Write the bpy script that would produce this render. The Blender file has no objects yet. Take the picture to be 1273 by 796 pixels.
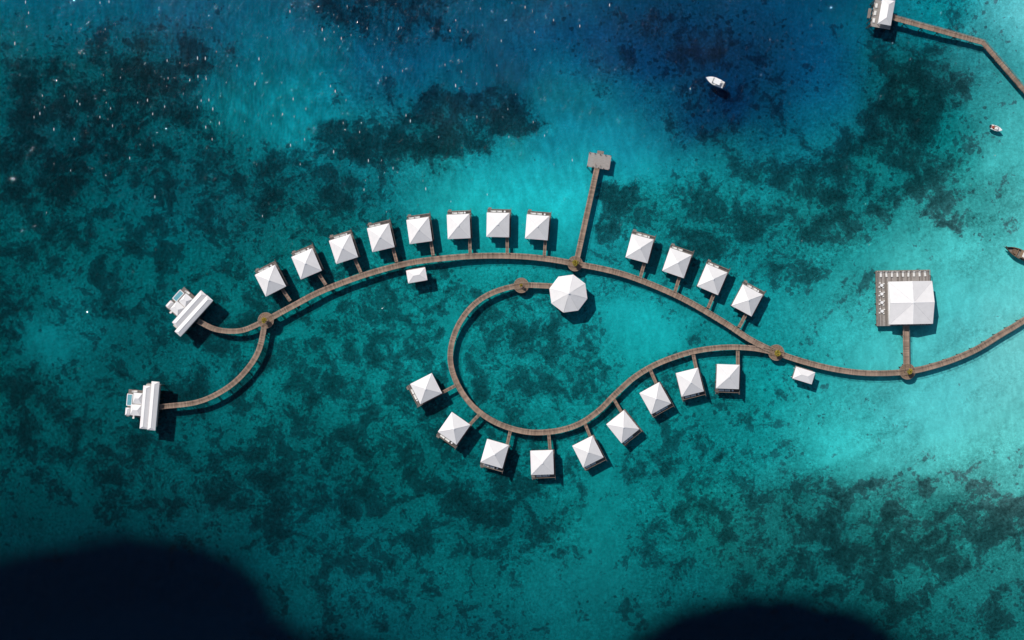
import bpy, math, random
import numpy as np
from mathutils import Vector, Matrix
random.seed(7); rng=np.random.default_rng(11)
H=420.0; S=0.3
def W(px,py,z=1.6):
    s=S*(H-z)/H
    return ((px-636.5)*s,(398-py)*s)
SUN_EL=math.radians(50); SUN_AZ=math.radians(-42)

# ---------------------------------------------------------------- node helpers
def newmat(name):
    m=bpy.data.materials.new(name); m.use_nodes=True
    nt=m.node_tree
    for n in list(nt.nodes): nt.nodes.remove(n)
    out=nt.nodes.new('ShaderNodeOutputMaterial')
    return m,nt,out
class NT:
    def __init__(s,nt): s.nt=nt
    def n(s,t,**k):
        x=s.nt.nodes.new(t)
        for a,b in k.items(): setattr(x,a,b)
        return x
    def link(s,a,b): s.nt.links.new(a,b)
    def setin(s,sock,v):
        if hasattr(v,'is_output') or isinstance(v,bpy.types.NodeSocket): s.link(v,sock)
        else: sock.default_value=v
    def math(s,op,a,b=0.0,clamp=False):
        x=s.n('ShaderNodeMath',operation=op); x.use_clamp=clamp
        s.setin(x.inputs[0],a); s.setin(x.inputs[1],b); return x.outputs[0]
    def mr(s,v,a,b,c,d,smooth=False):
        x=s.n('ShaderNodeMapRange'); x.interpolation_type='SMOOTHSTEP' if smooth else 'LINEAR'
        for i,q in enumerate((v,a,b,c,d)): s.setin(x.inputs[i],q)
        return x.outputs[0]
    def noise(s,vec,scale,detail=4,rough=.5,dist=0.0):
        x=s.n('ShaderNodeTexNoise'); s.link(vec,x.inputs['Vector'])
        x.inputs['Scale'].default_value=scale; x.inputs['Detail'].default_value=detail
        x.inputs['Roughness'].default_value=rough; x.inputs['Distortion'].default_value=dist
        return x.outputs[0]
    def vmul(s,a,b):
        x=s.n('ShaderNodeVectorMath',operation='MULTIPLY'); s.setin(x.inputs[0],a); s.setin(x.inputs[1],b); return x.outputs[0]
    def vscale(s,a,f):
        x=s.n('ShaderNodeVectorMath',operation='SCALE'); s.setin(x.inputs[0],a); s.setin(x.inputs['Scale'],f); return x.outputs[0]
    def mixc(s,f,a,b):
        x=s.n('ShaderNodeMix',data_type='RGBA'); s.setin(x.inputs[0],f); s.setin(x.inputs[6],a); s.setin(x.inputs[7],b); return x.outputs[2]

def simple(name,col,rough=.7,var=.15,scale=1.5,spec=.3,stretch=None):
    m,nt,out=newmat(name); h=NT(nt)
    tc=h.n('ShaderNodeTexCoord').outputs['Object']
    if stretch:
        tc=h.vmul(tc,stretch)
    n=h.noise(tc,scale,3,.6)
    f=h.mr(n,.3,.7,1-var,1+var)
    c=h.vscale((col[0],col[1],col[2]),f)
    p=h.n('ShaderNodeBsdfPrincipled'); h.link(c,p.inputs['Base Color'])
    p.inputs['Roughness'].default_value=rough; p.inputs['Specular IOR Level'].default_value=spec
    h.link(p.outputs[0],out.inputs[0]); return m

def wood_uv(name,col,var=.24):
    m,nt,out=newmat(name); h=NT(nt)
    uv=h.n('ShaderNodeUVMap').outputs[0]
    sx=h.n('ShaderNodeSeparateXYZ'); h.link(uv,sx.inputs[0])
    u=h.math('FLOOR',h.math('DIVIDE',sx.outputs[0],.45))
    wn=h.n('ShaderNodeTexWhiteNoise',noise_dimensions='1D'); h.link(u,wn.inputs['W'])
    f=h.mr(wn.outputs[0],0,1,1-var,1+var)
    big=h.noise(uv,.12,4,.6); f2=h.mr(big,.3,.7,.75,1.25)
    fr=h.math('FRACT',h.math('DIVIDE',sx.outputs[0],.45)); gap=h.mr(fr,0,.10,.55,1)
    ctr=h.mr(h.math('ABSOLUTE',sx.outputs[1]),.2,.8,.88,1.08,True)
    ff=h.math('MULTIPLY',h.math('MULTIPLY',f,f2),h.math('MULTIPLY',gap,ctr))
    c=h.vscale(col,ff)
    p=h.n('ShaderNodeBsdfPrincipled'); h.link(c,p.inputs['Base Color']); p.inputs['Roughness'].default_value=.85
    p.inputs['Specular IOR Level'].default_value=.2
    h.link(p.outputs[0],out.inputs[0]); return m

M={}
M['walk']=wood_uv('boardwalk_planks',(.28,.20,.15))
M['rail']=simple('railing_wood',(.27,.20,.15),.8,.2,3)
M['pile']=simple('pile_wood',(.10,.08,.065),.9,.3,2)
M['deck']=simple('deck_wood',(.20,.175,.155),.85,.3,1.2,.2,(6,.6,1))
M['deckl']=simple('deck_wood_pale',(.33,.30,.275),.85,.2,1.2,.2,(.6,6,1))
M['deckd']=simple('deck_wood_dark',(.11,.10,.095),.85,.3,1.2,.2,(.6,5,1))
M['roof']=simple('white_roof',(.755,.73,.715),.6,.04,.5)
M['ridge']=simple('roof_ridge',(.62,.61,.61),.6,.05,1)
M['white']=simple('white_paint',(.8,.79,.78),.5,.03,1)
M['wall']=simple('villa_wall',(.50,.46,.41),.8,.1,1)
M['glass']=simple('window_glass',(.03,.045,.055),.1,.1,1,.6)
M['pool']=simple('pool_water',(.14,.36,.42),.1,.1,1,.5)
M['cushion']=simple('cushion_fabric',(.72,.70,.66),.9,.05,2)
M['hull']=simple('boat_gelcoat',(.8,.8,.79),.25,.03,1,.5)
M['dark']=simple('dark_trim',(.04,.042,.05),.5,.2,1)
M['teak']=simple('teak',(.24,.16,.10),.7,.25,3)
M['brown']=simple('old_boat_wood',(.16,.105,.07),.8,.3,2)
M['red']=simple('red_cover',(.35,.06,.04),.7,.1,2)
M['bark']=simple('bark',(.10,.07,.05),.9,.3,4)
M['leaf']=simple('leaf_yellow_green',(.38,.27,.035),.7,.5,3)
M['leaf2']=simple('leaf_green',(.15,.16,.03),.7,.5,3)
M['planter']=simple('planter_wood',(.20,.135,.10),.8,.3,2)

# ---------------------------------------------------------------- mesh builder
class MB:
    def __init__(s): s.v=[];s.f=[];s.m=[];s.uv=[];s.mats=[]
    def mi(s,k):
        if k not in s.mats: s.mats.append(k)
        return s.mats.index(k)
    def face(s,pts,k,uv=None):
        b=len(s.v); s.v.extend([tuple(p) for p in pts]); s.f.append(tuple(range(b,b+len(pts)))); s.m.append(s.mi(k))
        s.uv.append(uv if uv else [(p[0],p[1]) for p in pts])
    def box(s,x0,x1,y0,y1,z0,z1,k,T=None):
        p=[Vector((x,y,z)) for z in(z0,z1) for x,y in((x0,y0),(x1,y0),(x1,y1),(x0,y1))]
        if T: p=[T@q for q in p]
        for f in((3,2,1,0),(4,5,6,7),(0,1,5,4),(1,2,6,5),(2,3,7,6),(3,0,4,7)): s.face([p[i] for i in f],k)
    def beam(s,a,b,w,h,k):
        a=Vector(a);b=Vector(b);d=b-a;L=d.length
        if L<1e-6:return
        T=Matrix.Translation(a)@d.to_track_quat('X','Z').to_matrix().to_4x4()
        s.box(0,L,-w/2,w/2,-h/2,h/2,k,T)
    def cyl(s,x,y,z0,z1,r,k,n=8,r2=None,cap=True):
        r2=r if r2 is None else r2
        a=[(x+r*math.cos(t*2*math.pi/n),y+r*math.sin(t*2*math.pi/n),z0) for t in range(n)]
        b=[(x+r2*math.cos(t*2*math.pi/n),y+r2*math.sin(t*2*math.pi/n),z1) for t in range(n)]
        for i in range(n): s.face([a[i],a[(i+1)%n],b[(i+1)%n],b[i]],k)
        if cap: s.face(b,k); s.face(a[::-1],k)
    def mesh(s,name):
        me=bpy.data.meshes.new(name); me.from_pydata(s.v,[],s.f)
        for k in s.mats: me.materials.append(M[k])
        me.polygons.foreach_set('material_index',s.m)
        ul=me.uv_layers.new(name='UVMap'); flat=[c for u in s.uv for p in u for c in p]
        ul.data.foreach_set('uv',flat); me.update(); return me
def obj(me,name,parent=None):
    o=bpy.data.objects.new(name,me); bpy.context.collection.objects.link(o)
    if parent: o.parent=parent
    return o
def empty(name,x=0,y=0,z=0,rot=0):
    o=bpy.data.objects.new(name,None); bpy.context.collection.objects.link(o)
    o.location=(x,y,z); o.rotation_euler=(0,0,rot); o.empty_display_size=1; return o

# ---------------------------------------------------------------- seabed fields
def lattice(x,y,cell,seed):
    r=np.random.default_rng(seed); G=r.random((256,256))
    X=x/cell; Y=y/cell; xi=np.floor(X).astype(int); yi=np.floor(Y).astype(int)
    fx=X-xi; fy=Y-yi; fx=fx*fx*(3-2*fx); fy=fy*fy*(3-2*fy)
    g=lambda a,b:G[a%256,b%256]
    return (g(xi,yi)*(1-fx)+g(xi+1,yi)*fx)*(1-fy)+(g(xi,yi+1)*(1-fx)+g(xi+1,yi+1)*fx)*fy
def fbm(x,y,cell,seed,o=4,gain=.55):
    t=0;a=1;s=0
    for i in range(o):
        t=t+a*lattice(x+i*37.7,y-i*21.3,cell/2**i,seed+i*17); s+=a; a*=gain
    return t/s-.5
C_ROWS=["00566e 005872 005874 035676 045a78 03506e 034664 044a68 034562 034060 033656 033454 043a5a 044660 0a6878 1f8590 62b4bc",
"004f5c 004e5a 00505e 04566a 05647a 046880 04587a 035070 054e6c 03486a 033c60 032f52 033454 044868 08565e 1a6870 44a0a6",
"004650 004450 004a55 035c68 087a88 0a8090 0a6676 0a6474 0e7080 107688 0f6c80 063a58 044c64 085e70 0a565e 157478 46a8ac",
"00464e 00474f 00505a 035560 065862 065c66 0b6872 168a90 189aa2 1a98a2 108088 0e767e 0f747c 0e666c 146c70 2c8688 4aa6a8",
"00464c 004a50 005057 00555c 055c62 07686c 0a7478 0e8084 108488 128088 0e6e74 0c6e74 0f767c 1e8488 3a9c9e 48a8aa 58b0b2",
"004248 045c64 024e55 03585e 046468 066c70 097478 0a7276 0b7478 107e84 138a90 107a80 128288 2c969a 40a0a2 4ca4a8 6cb8ba",
"004044 02484e 024c52 04565c 056266 056064 087074 0a787c 0a7074 0c787c 0d7c80 0c7478 138488 2e969a 48a4a8 54aaae 68b4b6",
"003c42 004248 02464c 024c52 035258 045c62 046064 046266 06666a 0a7478 0a7276 096e72 168084 2e9294 429c9e 50a4a4 58a6a6",
"003038 00363e 003a42 034048 02464e 024c54 03545a 04585e 055c62 0a7074 086a6e 0b6868 146668 1a6c6e 227474 2a7c7c 328484",
"00303a 00303a 003640 003c46 00404a 034850 045058 04545a 05585e 0a666c 086066 085e64 0c5e62 0e5e62 146668 186a6c 207274",
"002832 002832 002e38 00343e 003a44 02424c 034a54 044e58 055058 065860 06565e 06525a 064c56 0a565c 0c5a5e 105e62 146466"]
D_ROWS=["12221332333321341","55531122334443641","66642466311334641","66666642225666632","66666654334542111",
"65666666654333210","66666665665443111","66666676655543223","44567776635666555","33456665434566655","33345555434566655"]
def lin(h):
    return [ (lambda c: c/12.92 if c<=.04045 else ((c+.055)/1.055)**2.4)(int(h[i:i+2],16)/255) for i in(0,2,4)]
CG=np.array([[lin(c) for c in r.split()] for r in C_ROWS]); DG=np.array([[int(c)/9 for c in r] for r in D_ROWS])
def samp(G,u,v):
    gx=np.clip(u/80,0,15.999); gy=np.clip(v/80,0,9.999)
    xi=gx.astype(int); yi=gy.astype(int); fx=gx-xi; fy=gy-yi
    def cr(p0,p1,p2,p3,t):
        return p1+.5*t*(p2-p0+t*(2*p0-5*p1+4*p2-p3+t*(3*(p1-p2)+p3-p0)))
    ny,nx=G.shape[:2]
    if G.ndim==3: fx=fx[...,None]; fy=fy[...,None]
    cl=lambda a,n:np.clip(a,0,n-1)
    rows=[]
    for j in(-1,0,1,2):
        yy=cl(yi+j,ny)
        rows.append(cr(*[G[yy,cl(xi+i,nx)] for i in(-1,0,1,2)],fx))
    return np.clip(cr(*rows,fy),0,2)
def sdf(u,v,poly):
    d=np.full(u.shape,1e9); ins=np.zeros(u.shape,bool); n=len(poly)
    for i in range(n):
        ax,ay=poly[i]; bx,by=poly[(i+1)%n]; ex,ey=bx-ax,by-ay
        wx,wy=u-ax,v-ay; t=np.clip((wx*ex+wy*ey)/(ex*ex+ey*ey),0,1)
        d=np.minimum(d,(wx-ex*t)**2+(wy-ey*t)**2)
        c=((ay>v)!=(by>v))&(u<(bx-ax)*(v-ay)/((by-ay) if by!=ay else 1e-9)+ax); ins^=c
    d=np.sqrt(d); return np.where(ins,-d,d)
def sm(x,a,b):
    t=np.clip((x-a)/(b-a),0,1); return t*t*(3-2*t)

def axis(half,step,far):
    a=list(np.arange(-half,half+.01,step)); x=half; st=step; o=[]
    while x<far: st*=1.35; x+=st; o.append(x)
    return np.array([-q for q in o[::-1]]+a+o)
xs=axis(235,.8,6000); ys=axis(152,.8,6000)
X,Y=np.meshgrid(xs,ys)
sc=S*(H+3)/H
U=X/sc+636.5; V=398-Y/sc
wx=fbm(U,V,90,1)*70+fbm(U,V,18,31)*16; wy=fbm(U,V,90,5)*70+fbm(U,V,18,37)*16
wxs=fbm(U,V,60,41)*34+fbm(U,V,18,43,4,.7)*34; wys=fbm(U,V,60,47)*34+fbm(U,V,18,53,4,.7)*34
col=samp(CG,U+wx,V+wy); den=samp(DG,U+wx*.7,V+wy*.7)
feats=[
([(385,168),(400,152),(430,150),(450,168),(475,172),(515,150),(530,120),(550,110),(575,128),(600,108),(640,112),(655,135),(678,150),(672,168),(640,176),(610,168),(590,182),(555,192),(510,206),(450,208),(400,200)],10,1.0,.68),
([(0,70),(60,70),(110,45),(200,25),(255,40),(292,55),(275,100),(235,125),(270,160),(320,185),(380,195),(430,225),(400,262),(300,275),(200,250),(100,250),(0,260)],24,.80,.86),
([(1010,205),(1050,178),(1085,120),(1100,70),(1125,45),(1165,75),(1205,95),(1195,130),(1150,170),(1105,190),(1060,205),(1000,222),(935,232),(925,212)],18,.92,.76),
([(745,225),(790,230),(850,248),(905,246),(960,236),(1060,222),(1180,196),(1205,222),(1110,262),(1062,300),(1010,352),(960,348),(925,305),(860,300),(800,285),(755,292),(735,255)],26,.80,.84),
([(940,600),(1000,588),(1080,620),(1150,600),(1290,610),(1290,690),(1150,700),(1050,700),(980,680)],24,.82,.85),
([(380,520),(450,540),(560,585),(620,605),(700,612),(740,640),(700,690),(500,670),(380,610)],34,.76,.84),
([(745,232),(790,225),(805,250),(800,285),(770,300),(745,290)],10,.95,.74),
([(600,385),(640,375),(680,395),(690,430),(720,470),(690,500),(640,505),(600,480),(585,430)],22,.78,1.0),
([(1040,360),(1070,345),(1085,375),(1100,400),(1060,412),(1035,395)],10,.45,.95),
([(370,5),(400,-20),(520,-20),(560,20),(520,45),(490,75),(450,60),(415,40),(385,30)],20,.75,.78),
([(760,30),(850,10),(960,60),(1000,120),(970,170),(900,175),(850,180),(815,165),(790,110),(740,90)],40,.60,.82),
([(430,350),(520,350),(560,400),(545,470),(480,480),(400,430)],26,.74,1.0),
([(1160,265),(1215,268),(1230,280),(1190,284),(1150,276)],6,.75,.7),
([(520,20),(570,35),(600,50),(570,60),(530,45)],10,.75,.78),
([(595,425),(560,500),(600,560),(590,640),(520,600),(480,560),(440,520),(380,480),(430,470),(520,500)],26,.72,.96),
([(280,540),(420,545),(470,600),(430,660),(330,640),(270,600)],36,.82,.84),
]
for poly,soft,dt,gain in feats:
    d=sdf(U+wxs,V+wys,poly); m=1-sm(d,-soft,soft)
    den=den*(1-m)+np.maximum(den,dt)*m
    col=col*(1-m*(1-gain))[...,None]
sand=[
([(560,215),(640,195),(690,140),(770,155),(820,190),(850,215),(760,218),(740,235),(730,300),(600,310),(540,300),(500,262),(520,235)],24,.06,1.18),
([(275,85),(350,90),(380,110),(440,140),(380,150),(385,175),(330,175),(280,150),(262,115)],16,.02,1.0),
([(1060,420),(1290,350),(1290,540),(1180,520),(1090,500),(1010,480)],30,.05,1.05),
([(980,540),(1060,520),(1200,540),(1290,580),(1180,600),(1080,600),(1000,580)],26,.25,1.2),
([(725,590),(760,560),(775,600),(770,700),(750,760),(715,740),(728,660)],16,.15,1.05),
([(755,380),(830,385),(850,420),(800,445),(770,470),(750,440)],14,.1,1.25),
([(20,400),(70,405),(100,430),(70,455),(30,440)],16,.2,1.5),
([(1125,268),(1160,285),(1240,300),(1290,270),(1290,330),(1100,345),(1060,330),(1095,290)],12,.06,1.15),
([(540,395),(575,385),(585,440),(570,470),(548,450)],12,.15,1.2),
([(560,45),(690,90),(700,130),(650,120),(560,95),(500,80)],30,.05,1.0),
]
for poly,soft,dt,gain in sand:
    d=sdf(U+wxs,V+wys,poly); m=1-sm(d,-soft,soft)
    den=den*(1-m)+np.minimum(den,dt)*m
    col=col*(1+m*(gain-1))[...,None]
ca,sa=math.cos(math.radians(28)),math.sin(math.radians(28))
A=(U+wx*.7)*ca-(V+wy*.7)*sa; B=(U+wx*.7)*sa+(V+wy*.7)*ca
st=fbm(A*.3,B,20,77,5,.65); em=sm(U,900,1080)*(1-sm(V,620,760))*sm(V,150,230)
col=col*(1+em*st*.7)[...,None]; den=np.clip(den-em*st*.9,0,1)
big=fbm(U,V,42,91,5,.65); col=col*(1+big*.5)[...,None]
pat=fbm(U,V,34,131,5,.7); den=np.clip(den+pat*1.0*sm(den,.25,.6),0,1)
col=col*np.array([.9,1.03,1.0])
peak=col.max(-1); lim=.46; k=np.where(peak>lim,(lim+(peak-lim)*.3)/np.maximum(peak,1e-6),1); col=col*k[...,None]
lum=col.mean(-1)
z=-(1.6+3.2*(1-np.clip(lum/.16,0,1)))
drop=np.array(lin("010c1c"))
for poly in ([(-400,700),(0,694),(80,676),(150,664),(230,668),(290,690),(328,722),(345,762),(372,782),(470,796),(560,830),(560,1500),(-400,1500)],
             [(720,840),(790,790),(850,754),(920,740),(1000,740),(1070,757),(1120,787),(1180,830),(1180,1500),(720,1500)]):
    d=sdf(U+wxs*.3,V+wys*.3,poly); m=1-sm(d,-22,18)
    col=col*(1-m)[...,None]+drop*m[...,None]; den=den*(1-.6*m); m3=1-sm(d,-120,10); z=z-7*m3
    m2=1-sm(d,-10,90); col=col*(1-.30*m2)[...,None]
far=sm(np.maximum(np.abs(X)/235,np.abs(Y)/152),1.0,2.2)
col=col*(1-far)[...,None]+np.array(lin("03304c"))*far[...,None]; z=z*(1-far)+(-14)*far
ny,nx=X.shape
verts=np.stack([X,Y,z],-1).reshape(-1,3)
idx=np.arange(nx*ny).reshape(ny,nx)
quads=np.stack([idx[:-1,:-1],idx[:-1,1:],idx[1:,1:],idx[1:,:-1]],-1).reshape(-1,4)
me=bpy.data.meshes.new('seabed'); me.vertices.add(len(verts)); me.vertices.foreach_set('co',verts.ravel())
me.loops.add(quads.size); me.loops.foreach_set('vertex_index',quads.ravel().astype(np.int32))
me.polygons.add(len(quads)); me.polygons.foreach_set('loop_start',np.arange(0,quads.size,4,dtype=np.int32))
me.polygons.foreach_set('use_smooth',np.ones(len(quads),bool))
me.update(calc_edges=True)
a=me.attributes.new('bed_col','FLOAT_COLOR','POINT'); a.data.foreach_set('color',np.concatenate([col.reshape(-1,3),np.ones((nx*ny,1))],1).ravel())
a=me.attributes.new('reef','FLOAT','POINT'); a.data.foreach_set('value',den.ravel())
seabed=obj(me,'seabed')
m,nt,out=newmat('seabed_reef_and_sand'); h=NT(nt)
tc=h.n('ShaderNodeTexCoord').outputs['Object']; flat=h.vmul(tc,(1,1,0))
bc=h.n('ShaderNodeAttribute',attribute_name='bed_col').outputs['Color']
rf=h.n('ShaderNodeAttribute',attribute_name='reef').outputs['Fac']
n1=h.noise(flat,.095,6,.70,.5); n2=h.noise(flat,.34,5,.74,.3); n3=h.noise(flat,.9,2,.85)
comb=h.math('ADD',h.math('MULTIPLY',n1,.6),h.math('MULTIPLY',n2,.4))
thr=h.math('SUBTRACT',.628,h.math('MULTIPLY',rf,.190))
mask=h.mr(comb,h.math('SUBTRACT',thr,.020),h.math('ADD',thr,.026),0,.95,True)
core=h.mr(comb,h.math('ADD',thr,.045),h.math('ADD',thr,.085),1,.62,True)   # denser hearts of the patches
vo=h.n('ShaderNodeTexVoronoi'); h.link(flat,vo.inputs['Vector']); vo.inputs['Scale'].default_value=.32
gate=h.noise(flat,.05,2,.6); rad=h.math('MULTIPLY',h.mr(gate,.42,.66,0,.38),h.mr(rf,.05,.4,0,1))
dots=h.mr(h.math('SUBTRACT',rad,h.math('ADD',vo.outputs[0],h.math('MULTIPLY',h.math('SUBTRACT',n3,.5),.4))),-.02,.05,0,.85,True)
mask=h.math('MAXIMUM',mask,dots)
gr=h.mr(rf,0,.7,.13,.72)
g3=h.math('ADD',1,h.math('MULTIPLY',gr,h.math('MULTIPLY',h.math('SUBTRACT',n3,.5),3.6)))
g2=h.math('ADD',1,h.math('MULTIPLY',gr,h.math('MULTIPLY',h.math('SUBTRACT',n2,.5),2.8)))
g=h.math('MINIMUM',h.math('MAXIMUM',h.math('MULTIPLY',g3,g2),.15),2.2)
lightc=h.vscale(bc,h.math('MULTIPLY',g,h.mr(rf,0,.8,1.26,1.30)))
darkc=h.vscale(h.vmul(bc,(.9,.46,.50)),h.math('MULTIPLY',core,h.math('ADD',.05,g)))
addb=h.n('ShaderNodeVectorMath',operation='ADD'); h.link(darkc,addb.inputs[0]); addb.inputs[1].default_value=(.0005,.0006,.0007)
c=h.mixc(mask,lightc,addb.outputs[0])
df=h.n('ShaderNodeBsdfDiffuse'); h.link(c,df.inputs[0])
h.link(df.outputs[0],out.inputs[0]); seabed.data.materials.append(m)

# ---------------------------------------------------------------- water surface
me=bpy.data.meshes.new('sea_water'); R=6000
me.from_pydata([(-R,-R,0),(R,-R,0),(R,R,0),(-R,R,0)],[],[(0,1,2,3)]); sea=obj(me,'sea_water')
m,nt,out=newmat('sea_surface'); h=NT(nt)
tc=h.n('ShaderNodeTexCoord').outputs['Object']
mp=h.n('ShaderNodeMapping'); h.link(tc,mp.inputs[0]); mp.inputs['Rotation'].default_value=(0,0,math.radians(-28)); mp.inputs['Scale'].default_value=(1,.34,1)
w1=h.noise(mp.outputs[0],.5,3,.6,.4)
bp=h.n('ShaderNodeBump'); bp.inputs['Strength'].default_value=1; bp.inputs['Distance'].default_value=.8; h.link(w1,bp.inputs['Height'])
fr=h.n('ShaderNodeFresnel'); fr.inputs[0].default_value=1.33
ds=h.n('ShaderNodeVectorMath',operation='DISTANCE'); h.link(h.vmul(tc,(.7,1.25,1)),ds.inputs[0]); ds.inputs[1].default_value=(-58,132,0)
zone_noise=h.noise(tc,.02,2,.6)
glint_zone=h.math('MULTIPLY',h.mr(ds.outputs['Value'],25,125,1,0,True),h.mr(zone_noise,.35,.6,.4,1))  # area where the painted sun glints and ripple tint are strongest
tr=h.n('ShaderNodeBsdfTransparent')
rip=h.math('SUBTRACT',1,h.math('MULTIPLY',h.mr(w1,.38,.62,.0,.42),h.mr(glint_zone,0,1,.2,1)))  # light and dark of the ripples put into the surface tint
tcx=h.n('ShaderNodeCombineXYZ')
for i in range(3): h.link(rip,tcx.inputs[i])
h.link(tcx.outputs[0],tr.inputs[0])
gl=h.n('ShaderNodeBsdfGlossy'); gl.inputs['Roughness'].default_value=.04; gl.inputs[0].default_value=(.42,.48,.54,1); h.link(bp.outputs[0],gl.inputs['Normal'])
mx=h.n('ShaderNodeMixShader'); h.link(fr.outputs[0],mx.inputs[0]); h.link(tr.outputs[0],mx.inputs[1]); h.link(gl.outputs[0],mx.inputs[2])
# sun glints painted as short thin streaks of pale diffuse colour
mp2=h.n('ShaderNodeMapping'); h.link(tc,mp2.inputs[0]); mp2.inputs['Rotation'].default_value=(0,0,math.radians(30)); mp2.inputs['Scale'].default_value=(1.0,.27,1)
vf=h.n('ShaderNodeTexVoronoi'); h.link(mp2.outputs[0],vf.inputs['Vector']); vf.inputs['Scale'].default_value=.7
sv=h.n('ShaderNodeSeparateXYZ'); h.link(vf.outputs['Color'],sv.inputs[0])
keep=h.math('MULTIPLY',h.math('GREATER_THAN',sv.outputs[0],h.mr(glint_zone,0,1,1.0,.30)),h.math('GREATER_THAN',glint_zone,.03))
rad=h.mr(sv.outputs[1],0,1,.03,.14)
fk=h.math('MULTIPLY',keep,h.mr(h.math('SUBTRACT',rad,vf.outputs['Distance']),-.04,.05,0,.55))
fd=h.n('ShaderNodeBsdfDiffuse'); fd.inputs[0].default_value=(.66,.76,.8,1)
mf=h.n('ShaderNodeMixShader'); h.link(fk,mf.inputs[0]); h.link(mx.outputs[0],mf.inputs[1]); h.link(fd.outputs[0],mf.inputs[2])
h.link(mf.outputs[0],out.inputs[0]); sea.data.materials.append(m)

# ---------------------------------------------------------------- boardwalks
def spline(pts,step=1.0):
    P=[Vector((*W(*p),0)) for p in pts]; o=[]
    P=[P[0]*2-P[1]]+P+[P[-1]*2-P[-2]]
    for i in range(1,len(P)-2):
        p0,p1,p2,p3=P[i-1:i+3]; n=max(2,int((p2-p1).length/step))
        for k in range(n):
            t=k/n; o.append(.5*((2*p1)+(p2-p0)*t+(2*p0-5*p1+4*p2-p3)*t*t+(3*p1-p0-3*p2+p3)*t**3))
    o.append(P[-2]); return o
def straight(pts,step=2.0):
    P=[Vector((*W(*p),0)) for p in pts]; o=[]
    for a,b in zip(P,P[1:]):
        n=max(1,int((b-a).length/step)); o+=[a.lerp(b,k/n) for k in range(n)]
    o.append(P[-1]); return o
def tang(P,i):
    a=P[max(0,i-1)]; b=P[min(len(P)-1,i+1)]; t=(b-a).normalized(); return t,Vector((-t.y,t.x,0))
def boardwalk(name,P,w,z,rails=True,parent=None,pilez=-5,trim=(0,0)):
    par=parent or empty(name)
    d=MB(); L=0; prev=None
    for i in range(len(P)):
        t,n=tang(P,i); a=P[i]+n*w/2; b=P[i]-n*w/2
        if prev:
            pa,pb,pL=prev; L=pL+(P[i]-P[i-1]).length
            up=Vector((0,0,z)); lo=Vector((0,0,z-.22))
            d.face([pb+up,b+up,a+up,pa+up],'walk',[(pL,-w/2),(L,-w/2),(L,w/2),(pL,w/2)])
            d.face([pa+lo,a+lo,b+lo,pb+lo],'pile')
            d.face([pa+up,a+up,a+lo,pa+lo],'pile'); d.face([b+up,pb+up,pb+lo,b+lo],'pile')
        prev=(a,b,L)
    obj(d.mesh(name+'_planks'),'planks',par)
    r=MB(); pl=MB(); acc=99; acp=99
    for i in range(len(P)):
        t,n=tang(P,i)
        st=(P[i]-P[i-1]).length if i else 0
        acc+=st; acp+=st
        if rails and acc>2.6:
            acc=0
            for s in(1,-1):
                q=P[i]+n*s*(w/2-.08); r.box(q.x-.06,q.x+.06,q.y-.06,q.y+.06,z,z+.95,'rail')
        if rails and i:
            t0,n0=tang(P,i-1)
            for s in(1,-1):
                for zz in(.98,.5):
                    a=P[i-1]+n0*s*(w/2-.08); b=P[i]+n*s*(w/2-.08)
                    r.beam((a.x,a.y,z+zz),(b.x,b.y,z+zz),.09 if zz>.9 else .04,.05,'rail')
        if acp>4.5:
            acp=0
            for s in(1,-1):
                q=P[i]+n*s*(w/2-.25); pl.cyl(q.x,q.y,pilez,z-.22,.16,'pile',6,cap=False)
            a=P[i]+n*(w/2+.1); b=P[i]-n*(w/2+.1); pl.beam((a.x,a.y,z-.34),(b.x,b.y,z-.34),.25,.2,'pile')
    if r.v: obj(r.mesh(name+'_railing'),'railing',par)
    obj(pl.mesh(name+'_piles'),'piles',par)
    return par
main=[(330,399),(365,380),(400,362),(450,343),(500,329),(540,322.5),(590,318.5),(640,318.5),(680,322),(715,328),(760,337),(800,350),(850,372),(900,401),(932,422),(965,438),(1000,450),(1040,459.5),(1080,464),(1128,462),(1170,452),(1210,436),(1245,415),(1273,398),(1330,360),(1420,300)]
boardwalk('wooden_boardwalk',spline(main),2.1,1.60)
ring=[(690,356),(648,355),(615,363),(590,378),(571,402),(561,430),(561,456),(572,484),(592,509),(620,527),(655,537),(690,536),(720,527),(745,510),(765,490),(790,468),(820,451),(860,437.5),(900,432),(935,433),(962,438)]
boardwalk('wooden_boardwalk',spline(ring),2.0,1.585)
boardwalk('wooden_boardwalk',spline([(330,399),(300,411),(270,410),(246,399)]),1.9,1.57)
boardwalk('wooden_boardwalk',spline([(330,399),(322,435),(305,462),(280,484),(245,500),(198,506)]),1.9,1.555)
boardwalk('wooden_boardwalk',straight([(1127,462),(1126,402)]),2.2,1.57)
boardwalk('wooden_boardwalk',straight([(1106,21),(1222,53),(1273,112),(1340,190)]),1.8,1.6)
pp=boardwalk('wooden_pier',straight([(716,328),(743,205)]),2.0,1.57)
d=MB(); x,y=W(745,200.5); T=Matrix.Translation((x,y,0))@Matrix.Rotation(math.radians(-9),4,'Z')
for i in range(20):
    xx=-4.2+i*.42; d.box(xx,xx+.39,-2.7,2.7,1.46,1.63+random.random()*.01,'deckl',T)
d.box(-4.2,4.2,-2.7,-2.5,1.2,1.455,'pile',T); d.box(-4.2,4.2,2.5,2.7,1.2,1.455,'pile',T)
for i in range(5):
    for s in(-2.5,2.5):
        p=T@Vector((-4+i*2,s,0)); d.cyl(p.x,p.y,-5,2.3,.17,'pile',8)
d.box(-1.2,1.2,2.75,4.0,.5,.65,'deck',T)
obj(d.mesh('pier_head'),'pier_head',pp)

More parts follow.
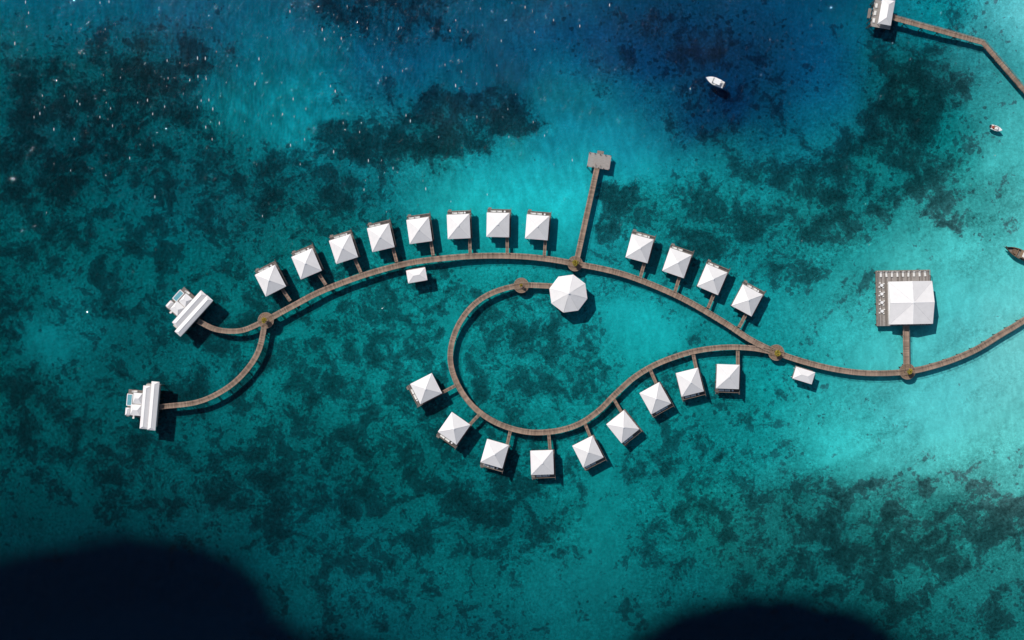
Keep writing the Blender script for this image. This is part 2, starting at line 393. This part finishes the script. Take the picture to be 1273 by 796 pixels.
# circular decks with planted tree
def leafball(mb,cx,cy,cz,r,n,keys):
    for i in range(n):
        th=random.random()*6.283; ph=math.acos(random.uniform(-.5,1)); rr=r*(.45+.6*random.random())*(1+.25*math.sin(3*th+cx))
        p=Vector((cx+rr*math.sin(ph)*math.cos(th),cy+rr*math.sin(ph)*math.sin(th),cz+.75*rr*math.cos(ph)))
        ax=Vector((random.gauss(0,1),random.gauss(0,1),random.gauss(0,.5))).normalized(); bx=ax.orthogonal().normalized()
        bx=(Matrix.Rotation(random.random()*6.28,3,ax)@bx); s=.16+.22*random.random()
        mb.face([p-ax*s*1.3,p-bx*s*.5,p+ax*s*1.3,p+bx*s*.5],random.choice(keys))
def circle_deck(px,py,rpx,tree=1.0):
    x,y=W(px,py); r=rpx*S; par=empty('circular_deck',x,y,0)
    d=MB(); n=40; ri=r*.34
    for i in range(n):
        a0=i*2*math.pi/n; a1=(i+.9)*2*math.pi/n
        P=[(ri*math.cos(a0),ri*math.sin(a0)),(r*math.cos(a0),r*math.sin(a0)),(r*math.cos(a1),r*math.sin(a1)),(ri*math.cos(a1),ri*math.sin(a1))]
        zt=1.66+random.random()*.012
        d.face([(q[0],q[1],zt) for q in P],'teak' if i%2 else 'planter'); d.face([(q[0],q[1],zt-.2) for q in P[::-1]],'pile')
        d.face([(P[1][0],P[1][1],zt),(P[1][0],P[1][1],zt-.25),(P[2][0],P[2][1],zt-.25),(P[2][0],P[2][1],zt)],'pile')
        for rr_,k in((r-.12,'rail'),(ri+.15,'rail')):
            b0=(rr_*math.cos(a0),rr_*math.sin(a0),1.72); b1=(rr_*math.cos(a0+2*math.pi/n),rr_*math.sin(a0+2*math.pi/n),1.72)
            d.beam(b0,b1,.2,.1,k)
    for i in range(10):
        a=i*.628; d.cyl((r-.4)*math.cos(a),(r-.4)*math.sin(a),-5,1.4,.18,'pile',6)
    obj(d.mesh('radial_planks'),'radial_planks',par)
    p=MB(); p.cyl(0,0,1.3,2.05,ri,'planter',16); obj(p.mesh('planter'),'planter',par)
    if tree:
        t=empty('ornamental_tree',x,y,2.05); tm=MB(); tm.cyl(0,0,0,1.5,.14,'bark',7,.08)
        for k in range(5):
            a=k*1.26; tm.beam((0,0,1.1),(.7*math.cos(a)*tree,.7*math.sin(a)*tree,2.0),.07,.07,'bark')
        obj(tm.mesh('trunk'),'trunk',t)
        c=MB()
        for k in range(6):
            a=k*1.05+random.random(); q=.75*tree*random.uniform(.4,1)
            leafball(c,q*math.cos(a),q*math.sin(a),1.9+random.random()*.5,.65*tree,70,['leaf','leaf','leaf2'])
        obj(c.mesh('crown'),'crown',t)
circle_deck(715,328,9.5,1.0); circle_deck(648,355,9.5,.3); circle_deck(965,438.5,10,.95); circle_deck(1128,462,10,.85); circle_deck(330.5,398.5,10,.8)

# ---------------------------------------------------------------- roofs
def hiproof(mb,x0,x1,y0,y1,ze,zt,ridge=0,axisx=True,k='roof',th=.16,rw=.10,T=None):
    cx,cy=(x0+x1)/2,(y0+y1)/2
    A=[Vector(p) for p in((x0,y0,ze),(x1,y0,ze),(x1,y1,ze),(x0,y1,ze))]
    if ridge>0:
        r1,r2=(Vector((cx-ridge,cy,zt)),Vector((cx+ridge,cy,zt))) if axisx else (Vector((cx,cy-ridge,zt)),Vector((cx,cy+ridge,zt)))
    else: r1=r2=Vector((cx,cy,zt))
    if T: A=[T@p for p in A]; r1=T@r1; r2=T@r2
    if ridge<=0:
        for i in range(4): mb.face([A[i],A[(i+1)%4],r1],k)
        hips=[(A[i],r1) for i in range(4)]
    elif axisx:
        mb.face([A[0],A[1],r2,r1],k); mb.face([A[1],A[2],r2],k); mb.face([A[2],A[3],r1,r2],k); mb.face([A[3],A[0],r1],k)
        hips=[(A[0],r1),(A[1],r2),(A[2],r2),(A[3],r1),(r1,r2)]
    else:
        mb.face([A[0],A[1],r1],k); mb.face([A[1],A[2],r2,r1],k); mb.face([A[2],A[3],r2],k); mb.face([A[3],A[0],r1,r2],k)
        hips=[(A[0],r1),(A[1],r1),(A[2],r2),(A[3],r2),(r1,r2)]
    B=[p-Vector((0,0,th)) for p in A]
    for i in range(4): mb.face([B[i],B[(i+1)%4],A[(i+1)%4],A[i]],'white')
    mb.face(B[::-1],'white')
    up=Vector((0,0,.02))
    for a,b in hips: mb.beam(a+up,b+up,rw,.05,'ridge')
def lounger(mb,x,y,z,ang=0,T0=None):
    T=Matrix.Translation((x,y,z))@Matrix.Rotation(ang,4,'Z')
    if T0: T=T0@T
    mb.box(-.35,.35,-.95,.5,.25,.38,'cushion',T)
    Tb=T@Matrix.Translation((0,.5,.3))@Matrix.Rotation(math.radians(35),4,'X'); mb.box(-.35,.35,0,.6,0,.12,'cushion',Tb)
    for a in(-.3,.3):
        for b in(-.85,.4): mb.box(a-.04,a+.04,b-.04,b+.04,0,.249,'teak',T)

# ---------------------------------------------------------------- villas
DK=1.62
def villa_parts(side,var):
    P={}
    w,l=8.4,9.0
    d=MB()
    x0,x1=-w/2+.15,w/2-.15
    if side>0: x1+=.75
    else: x0-=.75
    yb=-l/2+.2; yt=l/2+1.5; yy=yb
    while yy<yt:
        d.box(x0,x1,yy,min(yy+.46,yt),DK-.15,DK+random.random()*.012,'deck' if random.random()<.6 else 'deckd'); yy+=.5
    d.box(x0+.05,x1-.05,yb+.1,yt-.1,DK-.4,DK-.16,'pile')
    for i in range(4):
        for j in range(4):
            d.cyl(x0+.5+i*(x1-x0-1)/3,yb+.4+j*(yt-yb-.8)/3,-6,DK-.4,.18,'pile',6,cap=False)
    P['deck']=d.mesh('villa_deck')
    f=MB(); xs_=x1-.08 if side>0 else x0+.08
    f.box(xs_-.06,xs_+.06,yb+.5,yt+.6,DK,DK+1.7,'deckd')
    for xx in np.linspace(x0+.1,x1-.1,6): f.box(xx-.05,xx+.05,yt-.12,yt-.02,DK+.02,DK+.95,'rail')
    f.box(x0,x1,yt-.13,yt-.01,DK+.95,DK+1.03,'rail')
    sx=(x0+.9) if side>0 else (x1-.9)
    for k in range(3): f.box(sx-.6,sx+.6,yt+.02+k*.28,yt+.27+k*.28,DK-.5-k*.45,DK-.42-k*.45,'deck')
    P['railing_and_screen']=f.mesh('villa_screen')
    b=MB(); b.box(-3.5,3.5,-3.9,2.6,DK+.02,4.3,'wall'); P['walls']=b.mesh('villa_walls')
    g=MB()
    g.box(-2.9,2.9,2.602,2.64,DK+.15,3.9,'glass')
    for xx in(-2.95,-1.0,1.0,2.95): g.box(xx-.06,xx+.06,2.6,2.68,DK+.1,3.95,'white')
    for s in(-1,1): g.box(*( (3.502,3.54) if s>0 else (-3.54,-3.502)),-1.2,1.2,2.5,3.7,'glass')
    P['windows']=g.mesh('villa_windows')
    dr=MB(); dr.box(side*2.4-.5,side*2.4+.5,-3.95,-3.902,DK+.02,3.8,'teak'); P['door']=dr.mesh('villa_door')
    r=MB(); hiproof(r,-w/2,w/2,-l/2,l/2,4.35,6.85)
    r.box(-.25,.25,-.25,.25,6.65,6.95,'white')
    for a in(-w/2+.5,w/2-.5): r.box(a-.09,a+.09,l/2-.6,l/2-.42,DK,4.19,'white')
    P['roof']=r.mesh('villa_roof')
    u=MB(); q=-side
    lounger(u,q*(2.4-var),l/2+.75,DK,math.pi/2); lounger(u,q*(.2-var),l/2+.75,DK,math.pi/2)
    if var>.5: u.cyl(q*-2.4,l/2+.7,DK,DK+.5,.35,'white',10)
    P['furniture']=u.mesh('villa_furniture')
    return P
VP={(s,v):villa_parts(s,v) for s in(1,-1) for v in(0,.6,1.1)}
def villa(px,py,theta,side,l0,l1,i):
    x,y=W(px,py,5.2); rot=math.radians(theta-90)
    par=empty('overwater_villa',x,y,0,rot)
    for k,me in VP[(side,(0,.6,1.1)[(i*7)%3 if i%2 else (i*5+1)%3])].items(): obj(me,k,par)
    a=Vector((*W(*l0),0)); b=Vector((*W(*l1),0))
    inv=(Matrix.Translation((x,y,0))@Matrix.Rotation(rot,4,'Z')).inverted()
    a=inv@a; b=inv@b; e=(b-a).normalized()
    boardwalk('access_walkway',[a+e*1.0,a+e*((b-a).length*.5),b+e*.6],1.15,1.54,True,par)
V=[(335.5,349,117,1,(363,377),(352,361)),(380.5,328,113,1,(407,357),(398,343)),(426.5,309.5,108,1,(450,342),(442,324)),
(473,295.5,103,1,(494,329),(489,310)),(521,286.5,98,1,(539,321),(536,302)),(570,281.5,92.5,1,(584.5,318),(584,297)),
(619,279.5,89,1,(630.5,318),(630.5,295)),(668,282.5,85.5,1,(676.5,321),(678,298)),
(795.5,309,75,1,(795,348),(801,327)),(842,327,71,1,(838,366),(845,343)),(886,347.5,67,1,(879,386),(888,364)),(929.5,373.5,62,1,(917,410),(928,389)),
(905.5,468.5,268,-1,(917,433),(917,455)),(858,475.5,284,-1,(861,438),(866,461)),(815,495.5,299,-1,(807,457),(817,480)),
(774.5,531,309,-1,(761,493),(774,515)),(731,562,297,-1,(726,524),(735,546)),(674,575.5,272,-1,(682,537),(684,562)),
(615,564.5,254,-1,(635,533),(630,555)),(564.5,533,235,-1,(598,513),(583,529)),(529.5,483.5,207,-1,(569,478),(548,489))]
for i,v in enumerate(V): villa(*v,i)

# octagonal pavilion
x,y=W(706.8,365,6.5); par=empty('octagonal_pavilion',x,y,0,math.radians(8))
r=MB(); n=8; Rr=24.5*S*.985
P=[(Rr*math.cos(k*math.pi/4+.39),Rr*math.sin(k*math.pi/4+.39),5.2) for k in range(n)]
Q=[(2.0*math.cos(k*math.pi/4+.39),2.0*math.sin(k*math.pi/4+.39),7.6) for k in range(n)]
for k in range(n):
    k2=(k+1)%n; r.face([P[k],P[k2],Q[k2],Q[k]],'roof'); r.face([Q[k],Q[k2],(0,0,8.5)],'roof')
    r.beam(Vector(P[k])+Vector((0,0,.03)),Vector(Q[k])+Vector((0,0,.03)),.12,.06,'ridge')
    r.face([(P[k][0],P[k][1],4.95),(P[k2][0],P[k2][1],4.95),P[k2],P[k]],'white')
r.face([(p[0],p[1],4.95) for p in P[::-1]],'white'); r.cyl(0,0,8.3,8.8,.3,'white',8)
obj(r.mesh('oct_roof'),'roof',par)
d=MB(); Pd=[(p[0]*.95,p[1]*.95) for p in P]
d.face([(a,b,1.68) for a,b in Pd],'deck'); d.face([(a,b,1.3) for a,b in Pd[::-1]],'pile')
for k in range(n):
    k2=(k+1)%n; d.face([(*Pd[k],1.3),(*Pd[k2],1.3),(*Pd[k2],1.68),(*Pd[k],1.68)],'pile'); d.cyl(Pd[k][0]*.95,Pd[k][1]*.95,-6,4.95,.2,'white',8)
obj(d.mesh('oct_deck'),'deck',par)
d=MB(); d.cyl(0,0,1.68,2.8,2,'teak',16); obj(d.mesh('bar_counter'),'bar_counter',par)

def kiosk(px,py,w,l,ang):
    x,y=W(px,py,4); p=empty('boardwalk_kiosk',x,y,0,math.radians(ang)); r=MB()
    hiproof(r,-w/2,w/2,-l/2,l/2,3.9,4.9,(w-l)/2*.9); obj(r.mesh('kiosk_roof'),'roof',p)
    d=MB(); d.box(-w/2+.3,w/2-.3,-l/2+.3,l/2+.4,1.3,1.53,'deck')
    for a in(-1,1):
        for b in(-1,1): d.box(a*(w/2-.6)-.1,a*(w/2-.6)+.1,b*(l/2-.6)-.1,b*(l/2-.6)+.1,-5,3.74,'white')
    d.box(-w/2+.8,w/2-.8,-l/2+.6,-l/2+.75,1.53,3.7,'wall'); obj(d.mesh('kiosk_frame'),'frame',p)
kiosk(518,342.5,7.2,4.8,10); kiosk(999.5,467,7.4,4.6,-17)

# large restaurant pavilion : cross-ridged tent roof
x,y=W(1124.5,370.5,1.6); par=empty('restaurant_pavilion',x,y,0,math.radians(1)); d=MB()
x0,x1,y0,y1=-10.6,9.4,-10.3,10.3; xx=x0
while xx<x1:
    d.box(xx,min(xx+.42,x1),y0,y1,1.5,1.66+random.random()*.012,'deckl' if random.random()<.7 else 'deck'); xx+=.46
d.box(x0,x1,y0,y1,1.2,1.49,'pile')
for i in range(6):
    for j in range(6): d.cyl(x0+.6+i*3.75,y0+.6+j*3.88,-5,1.2,.2,'pile',6,cap=False)
obj(d.mesh('pavilion_deck'),'deck',par)
r=MB(); rx,ry=W(1132.5,376.5,5); rx-=x; ry-=y; hw,hl=8.1,7.9
C0=Vector((rx,ry,7.6)); cor=[Vector((rx+a*hw,ry+b*hl,4.5)) for a,b in((-1,-1),(1,-1),(1,1),(-1,1))]
mid=[Vector((rx,ry-hl,6.6)),Vector((rx+hw,ry,6.6)),Vector((rx,ry+hl,6.6)),Vector((rx-hw,ry,6.6))]
for i in range(4):
    a,m_,b=cor[i],mid[i],cor[(i+1)%4]; r.face([a,m_,C0],'roof'); r.face([m_,b,C0],'roof')
    lo=Vector((0,0,-.3)); r.face([a+lo,m_+lo,m_,a],'white'); r.face([m_+lo,b+lo,b,m_],'white')
    up=Vector((0,0,.03)); r.beam(m_+up,C0+up,.22,.06,'white'); r.beam(a+up,C0+up,.14,.05,'ridge')
r.face([Vector((c_.x,c_.y,4.2)) for c_ in cor[::-1]],'white')
r.box(rx-.35,rx+.35,ry-.35,ry+.35,7.4,7.72,'white')
obj(r.mesh('pavilion_roof'),'roof',par)
b=MB(); b.box(rx-6.6,rx+6.6,ry-6.4,ry+2.5,1.7,4.18,'wall'); b.box(rx-6,rx+6,ry+2.502,ry+2.54,1.9,4.1,'glass')
for a in np.linspace(-7.4,7.4,5): b.box(rx+a-.12,rx+a+.12,ry+7.0,ry+7.25,1.67,4.19,'white')
obj(b.mesh('pavilion_walls'),'walls',par)
f=MB()
for k in range(9):
    lounger(f,x0+1.8+k*2.05,y1-1.5,1.68,random.uniform(-.1,.1))
for k in range(4):
    tx=x0+2.0; ty=y1-5.5-k*3.2; f.cyl(tx,ty,1.68,2.4,.55,'white',12)
    for a in range(4):
        an=a*1.57+.6; cx,cy=tx+1.05*math.cos(an),ty+1.05*math.sin(an); f.box(cx-.25,cx+.25,cy-.25,cy+.25,1.68,2.15,'cushion')
obj(f.mesh('pavilion_furniture'),'furniture',par)
f=MB()
for (a0,b0,a1,b1) in((x0+.1,y0+.1,x0+.1,y1-.1),(x0+.1,y1-.1,x1-.1,y1-.1),(x1-.1,y1-.1,x1-.1,y0+.1)):
    f.beam((a0,b0,2.65),(a1,b1,2.65),.14,.07,'rail'); L=math.hypot(a1-a0,b1-b0); n=int(L/2)
    for i in range(n+1): t=i/n; f.box(a0+(a1-a0)*t-.05,a0+(a1-a0)*t+.05,b0+(b1-b0)*t-.05,b0+(b1-b0)*t+.05,1.68,2.6,'rail')
obj(f.mesh('pavilion_railing'),'railing',par)

# large suites: long roof across, shorter roof towards the lagoon, deck with pool
def suite(px,py,theta,off):
    x,y=W(px,py,5); par=empty('overwater_suite',x,y,0,math.radians(theta-90))
    d=MB(); xx=-5.0
    while xx<5.0: d.box(xx,xx+.42,-2,9.0,1.45,1.62+random.random()*.012,'deck'); xx+=.46
    xx=-8
    while xx<8: d.box(xx,xx+.42,-2.8,2.3,1.3,1.44+random.random()*.012,'deckd'); xx+=.46
    for i in range(5):
        for j in range(4): d.cyl(-4.6+i*2.3,-2.5+j*3.5,-6,1.4,.2,'pile',6,cap=False)
    for i in(-7.4,7.4):
        for j in(-2.4,2.2): d.cyl(i,j,-6,1.3,.2,'pile',6,cap=False)
    obj(d.mesh('suite_deck'),'deck',par)
    w=MB(); w.box(-7.8,7.8,-2.6,1.9,1.46,4.1,'wall'); w.box(-3,3,1.91,5.8,1.64,3.6,'wall'); w.box(-2,2,5.802,5.84,1.8,3.4,'glass'); w.box(-7,-3.4,1.902,1.94,1.8,3.6,'glass'); w.box(3.4,7,1.902,1.94,1.8,3.6,'glass')
    obj(w.mesh('suite_walls'),'walls',par)
    r=MB()
    hiproof(r,-9.0,9.0,-3.0,-.05,4.4,5.2,8.0); hiproof(r,-8.0+off,8.0+off,.05,2.9,4.2,5.0,7)
    hiproof(r,-4.2,-.15,3.05,7.0,3.8,4.6,.8,False); hiproof(r,.15,4.2,3.05,6.4,3.8,4.6,.6,False)
    hiproof(r,-4.4,-1.6,7.3,9.0,3.3,3.7,.7)
    for a,b in((-4.1,8.7),(-1.9,8.7)): r.box(a-.07,a+.07,b-.07,b+.07,1.63,3.14,'white')
    obj(r.mesh('suite_roof'),'roof',par)
    p=MB(); p.box(-1.0,3.4,7.3,9.4,.9,1.75,'white'); p.box(-.75,3.15,7.55,9.15,1.752,1.76,'pool'); obj(p.mesh('plunge_pool'),'plunge_pool',par)
    u=MB(); lounger(u,4.5,6.6,1.63,.1); lounger(u,-4.6,6.2,1.63,1.57); obj(u.mesh('suite_furniture'),'furniture',par)
suite(236.5,389.5,138,.8); suite(185,504.5,175,-.8)

# jetty pavilion
x,y=W(1098,17,3); par=empty('jetty_pavilion',x,y,0,math.radians(-10)); d=MB(); yy=-5.0
while yy<5: d.box(-3.6,3.9,yy,yy+.42,1.5,1.66+random.random()*.012,'deckl'); yy+=.46
d.box(-3.5,3.8,-4.9,4.9,1.2,1.49,'pile')
for i in(-3,0,3):
    for j in(-4.4,0,4.4): d.cyl(i,j,-6,1.2,.2,'pile',8)
for j in np.linspace(-4.5,4.5,6): d.cyl(-3.75,j,-5,2.6,.16,'pile',8)
d.box(-5,-3.85,-1.8,1.8,.4,.6,'deck')
obj(d.mesh('jetty_deck'),'deck',par)
r=MB(); hiproof(r,-1.6,3.2,-4.3,5.0,4.2,5.6,2.4,False)
for a in(-1.2,2.8):
    for b in(-3.8,4.4): r.box(a-.1,a+.1,b-.1,b+.1,1.67,4.04,'white')
obj(r.mesh('jetty_roof'),'roof',par)
u=MB()
for k in range(3): u.box(-3.1,-2.3,-3.6+k*2.8,-2.0+k*2.8,1.68,2.1,'cushion')
obj(u.mesh('jetty_benches'),'benches',par)

# ---------------------------------------------------------------- boats
def loft(mb,L,B,D,k,inner,sheer=.3,zf=.0,inset=.82,sternw=.85,floor=.35):
    n=14; secs=[]; ins=[]
    for i in range(n+1):
        t=i/n; x=-L/2+L*t
        w=B/2*(sternw+(1-sternw)*math.sin(min(t/.45,1)*math.pi/2))*(1 if t<.45 else max(.02,(1-((t-.45)/.55)**2.3)))
        zt=D+sheer*t*t
        secs.append([(x,-w,zt),(x,-w*.75,zt*.35),(x,0,-.35+.3*t*t),(x,w*.75,zt*.35),(x,w,zt)])
        ins.append((x,w*inset,zt+.02,w))
    for i in range(n):
        a,b=secs[i],secs[i+1]
        for j in range(4): mb.face([a[j],a[j+1],b[j+1],b[j]],k)
        xa,wa,za,Wa=ins[i]; xb,wb,zb,Wb=ins[i+1]
        for s in(1,-1):
            mb.face([(xa,s*Wa,za-.02),(xb,s*Wb,zb-.02),(xb,s*wb,zb),(xa,s*wa,za)],k)
            mb.face([(xa,s*wa,za),(xb,s*wb,zb),(xb,s*wb,floor),(xa,s*wa,floor)],k)
        mb.face([(xa,-wa,floor),(xb,-wb,floor),(xb,wb,floor),(xa,wa,floor)],inner)
    mb.face(secs[0],k)
def speedboat(px,py,L,B,ang,canopy=True):
    x,y=W(px,py,.5); par=empty('speedboat',x,y,0,math.radians(ang)); m=MB(); loft(m,L,B,.75,'hull','cushion' if canopy else 'teak'); obj(m.mesh('hull'),'hull',par)
    d=MB(); n=8
    for i in range(n):
        t0=.62+.37*i/n; t1=.62+.37*(i+1)/n
        f=lambda t:(-L/2+L*t, B/2*max(.02,(1-((t-.45)/.55)**2.3))*.84, .8+.3*t*t)
        a=f(t0);b=f(t1); d.face([(a[0],-a[1],a[2]),(b[0],-b[1],b[2]),(b[0],b[1],b[2]+.05),(a[0],a[1],a[2]+.05)],'hull')
    obj(d.mesh('foredeck'),'foredeck',par)
    s=MB()
    for yy in(-.32,.32):
        s.box(-L/2-.55,-L/2-.05,yy*B/2.4-.17,yy*B/2.4+.17,.3,1.15,'dark')
    s.box(-L/2+.25,-L/2+.8,-B*.36,B*.36,.36,.8,'cushion'); s.box(L*.02,L*.02+.6,-.45,.45,.36,1.3,'hull'); s.box(-L*.12,-L*.12+.5,-.5,.5,.36,1.0,'cushion')
    s.box(L*.10,L*.12,-B*.34,B*.34,.9,1.45,'glass')
    if canopy:
        s.box(-L*.28,L*.08,-B*.38,B*.38,2.1,2.2,'hull')
        for a in(-L*.26,L*.06):
            for b in(-B*.34,B*.34): s.box(a-.04,a+.04,b-.04,b+.04,.36,2.1,'dark')
    else: s.box(-L/2+.3,-L/2+1.0,-.4,.4,.81,1.0,'red')
    obj(s.mesh('fittings'),'fittings',par)
speedboat(888.5,101.5,7.2,2.9,180-24); speedboat(1238.5,160,4.3,1.9,-20,False)
x,y=W(1268,316,1); par=empty('wooden_boat',x,y,0,math.radians(155)); m=MB(); loft(m,12,3.6,1.1,'brown','deck',.9,floor=.5); obj(m.mesh('hull'),'hull',par)
m=MB(); m.box(-4.2,.6,-1.35,1.35,2.5,2.62,'teak'); m.box(-2.2,-.4,-1.0,1.0,2.63,2.8,'cushion')
for a in(-4,-1.8,.4):
    for b in(-1.25,1.25): m.box(a-.06,a+.06,b-.06,b+.06,.5,2.5,'brown')
m.box(1.4,3.0,-.9,.9,.52,1.2,'brown'); m.box(1.0,1.3,-1.3,1.3,.52,1.15,'teak'); m.box(-5.2,-4.6,-1,1,.52,1.1,'red'); m.beam((5.2,0,1.6),(6.6,0,3.0),.22,.3,'brown')
obj(m.mesh('canopy'),'canopy',par)

# ---------------------------------------------------------------- light, world, camera
sd=Vector((math.sin(SUN_AZ)*math.cos(SUN_EL),math.cos(SUN_AZ)*math.cos(SUN_EL),math.sin(SUN_EL)))
l=bpy.data.lights.new('sun','SUN'); l.energy=3.9; l.angle=math.radians(.5); l.color=(1,.955,.90)
lo=bpy.data.objects.new('sun',l); bpy.context.collection.objects.link(lo); lo.rotation_euler=sd.to_track_quat('Z','Y').to_euler(); lo.location=(0,0,100)
w=bpy.data.worlds.new('World'); bpy.context.scene.world=w; w.use_nodes=True; nt=w.node_tree
bg=nt.nodes['Background']; sk=nt.nodes.new('ShaderNodeTexSky'); sk.sky_type='NISHITA'; sk.sun_disc=False
sk.sun_elevation=SUN_EL; sk.sun_rotation=SUN_AZ; nt.links.new(sk.outputs[0],bg.inputs[0]); bg.inputs[1].default_value=.08
cam=bpy.data.cameras.new('camera'); co=bpy.data.objects.new('camera',cam); bpy.context.collection.objects.link(co)
co.location=(0,0,H); cam.sensor_width=36; cam.lens=36*H/(1273*S); cam.clip_end=20000; cam.clip_start=1
sc_=bpy.context.scene; sc_.camera=co; sc_.view_settings.view_transform='Standard'; sc_.view_settings.look='None'; sc_.view_settings.exposure=0
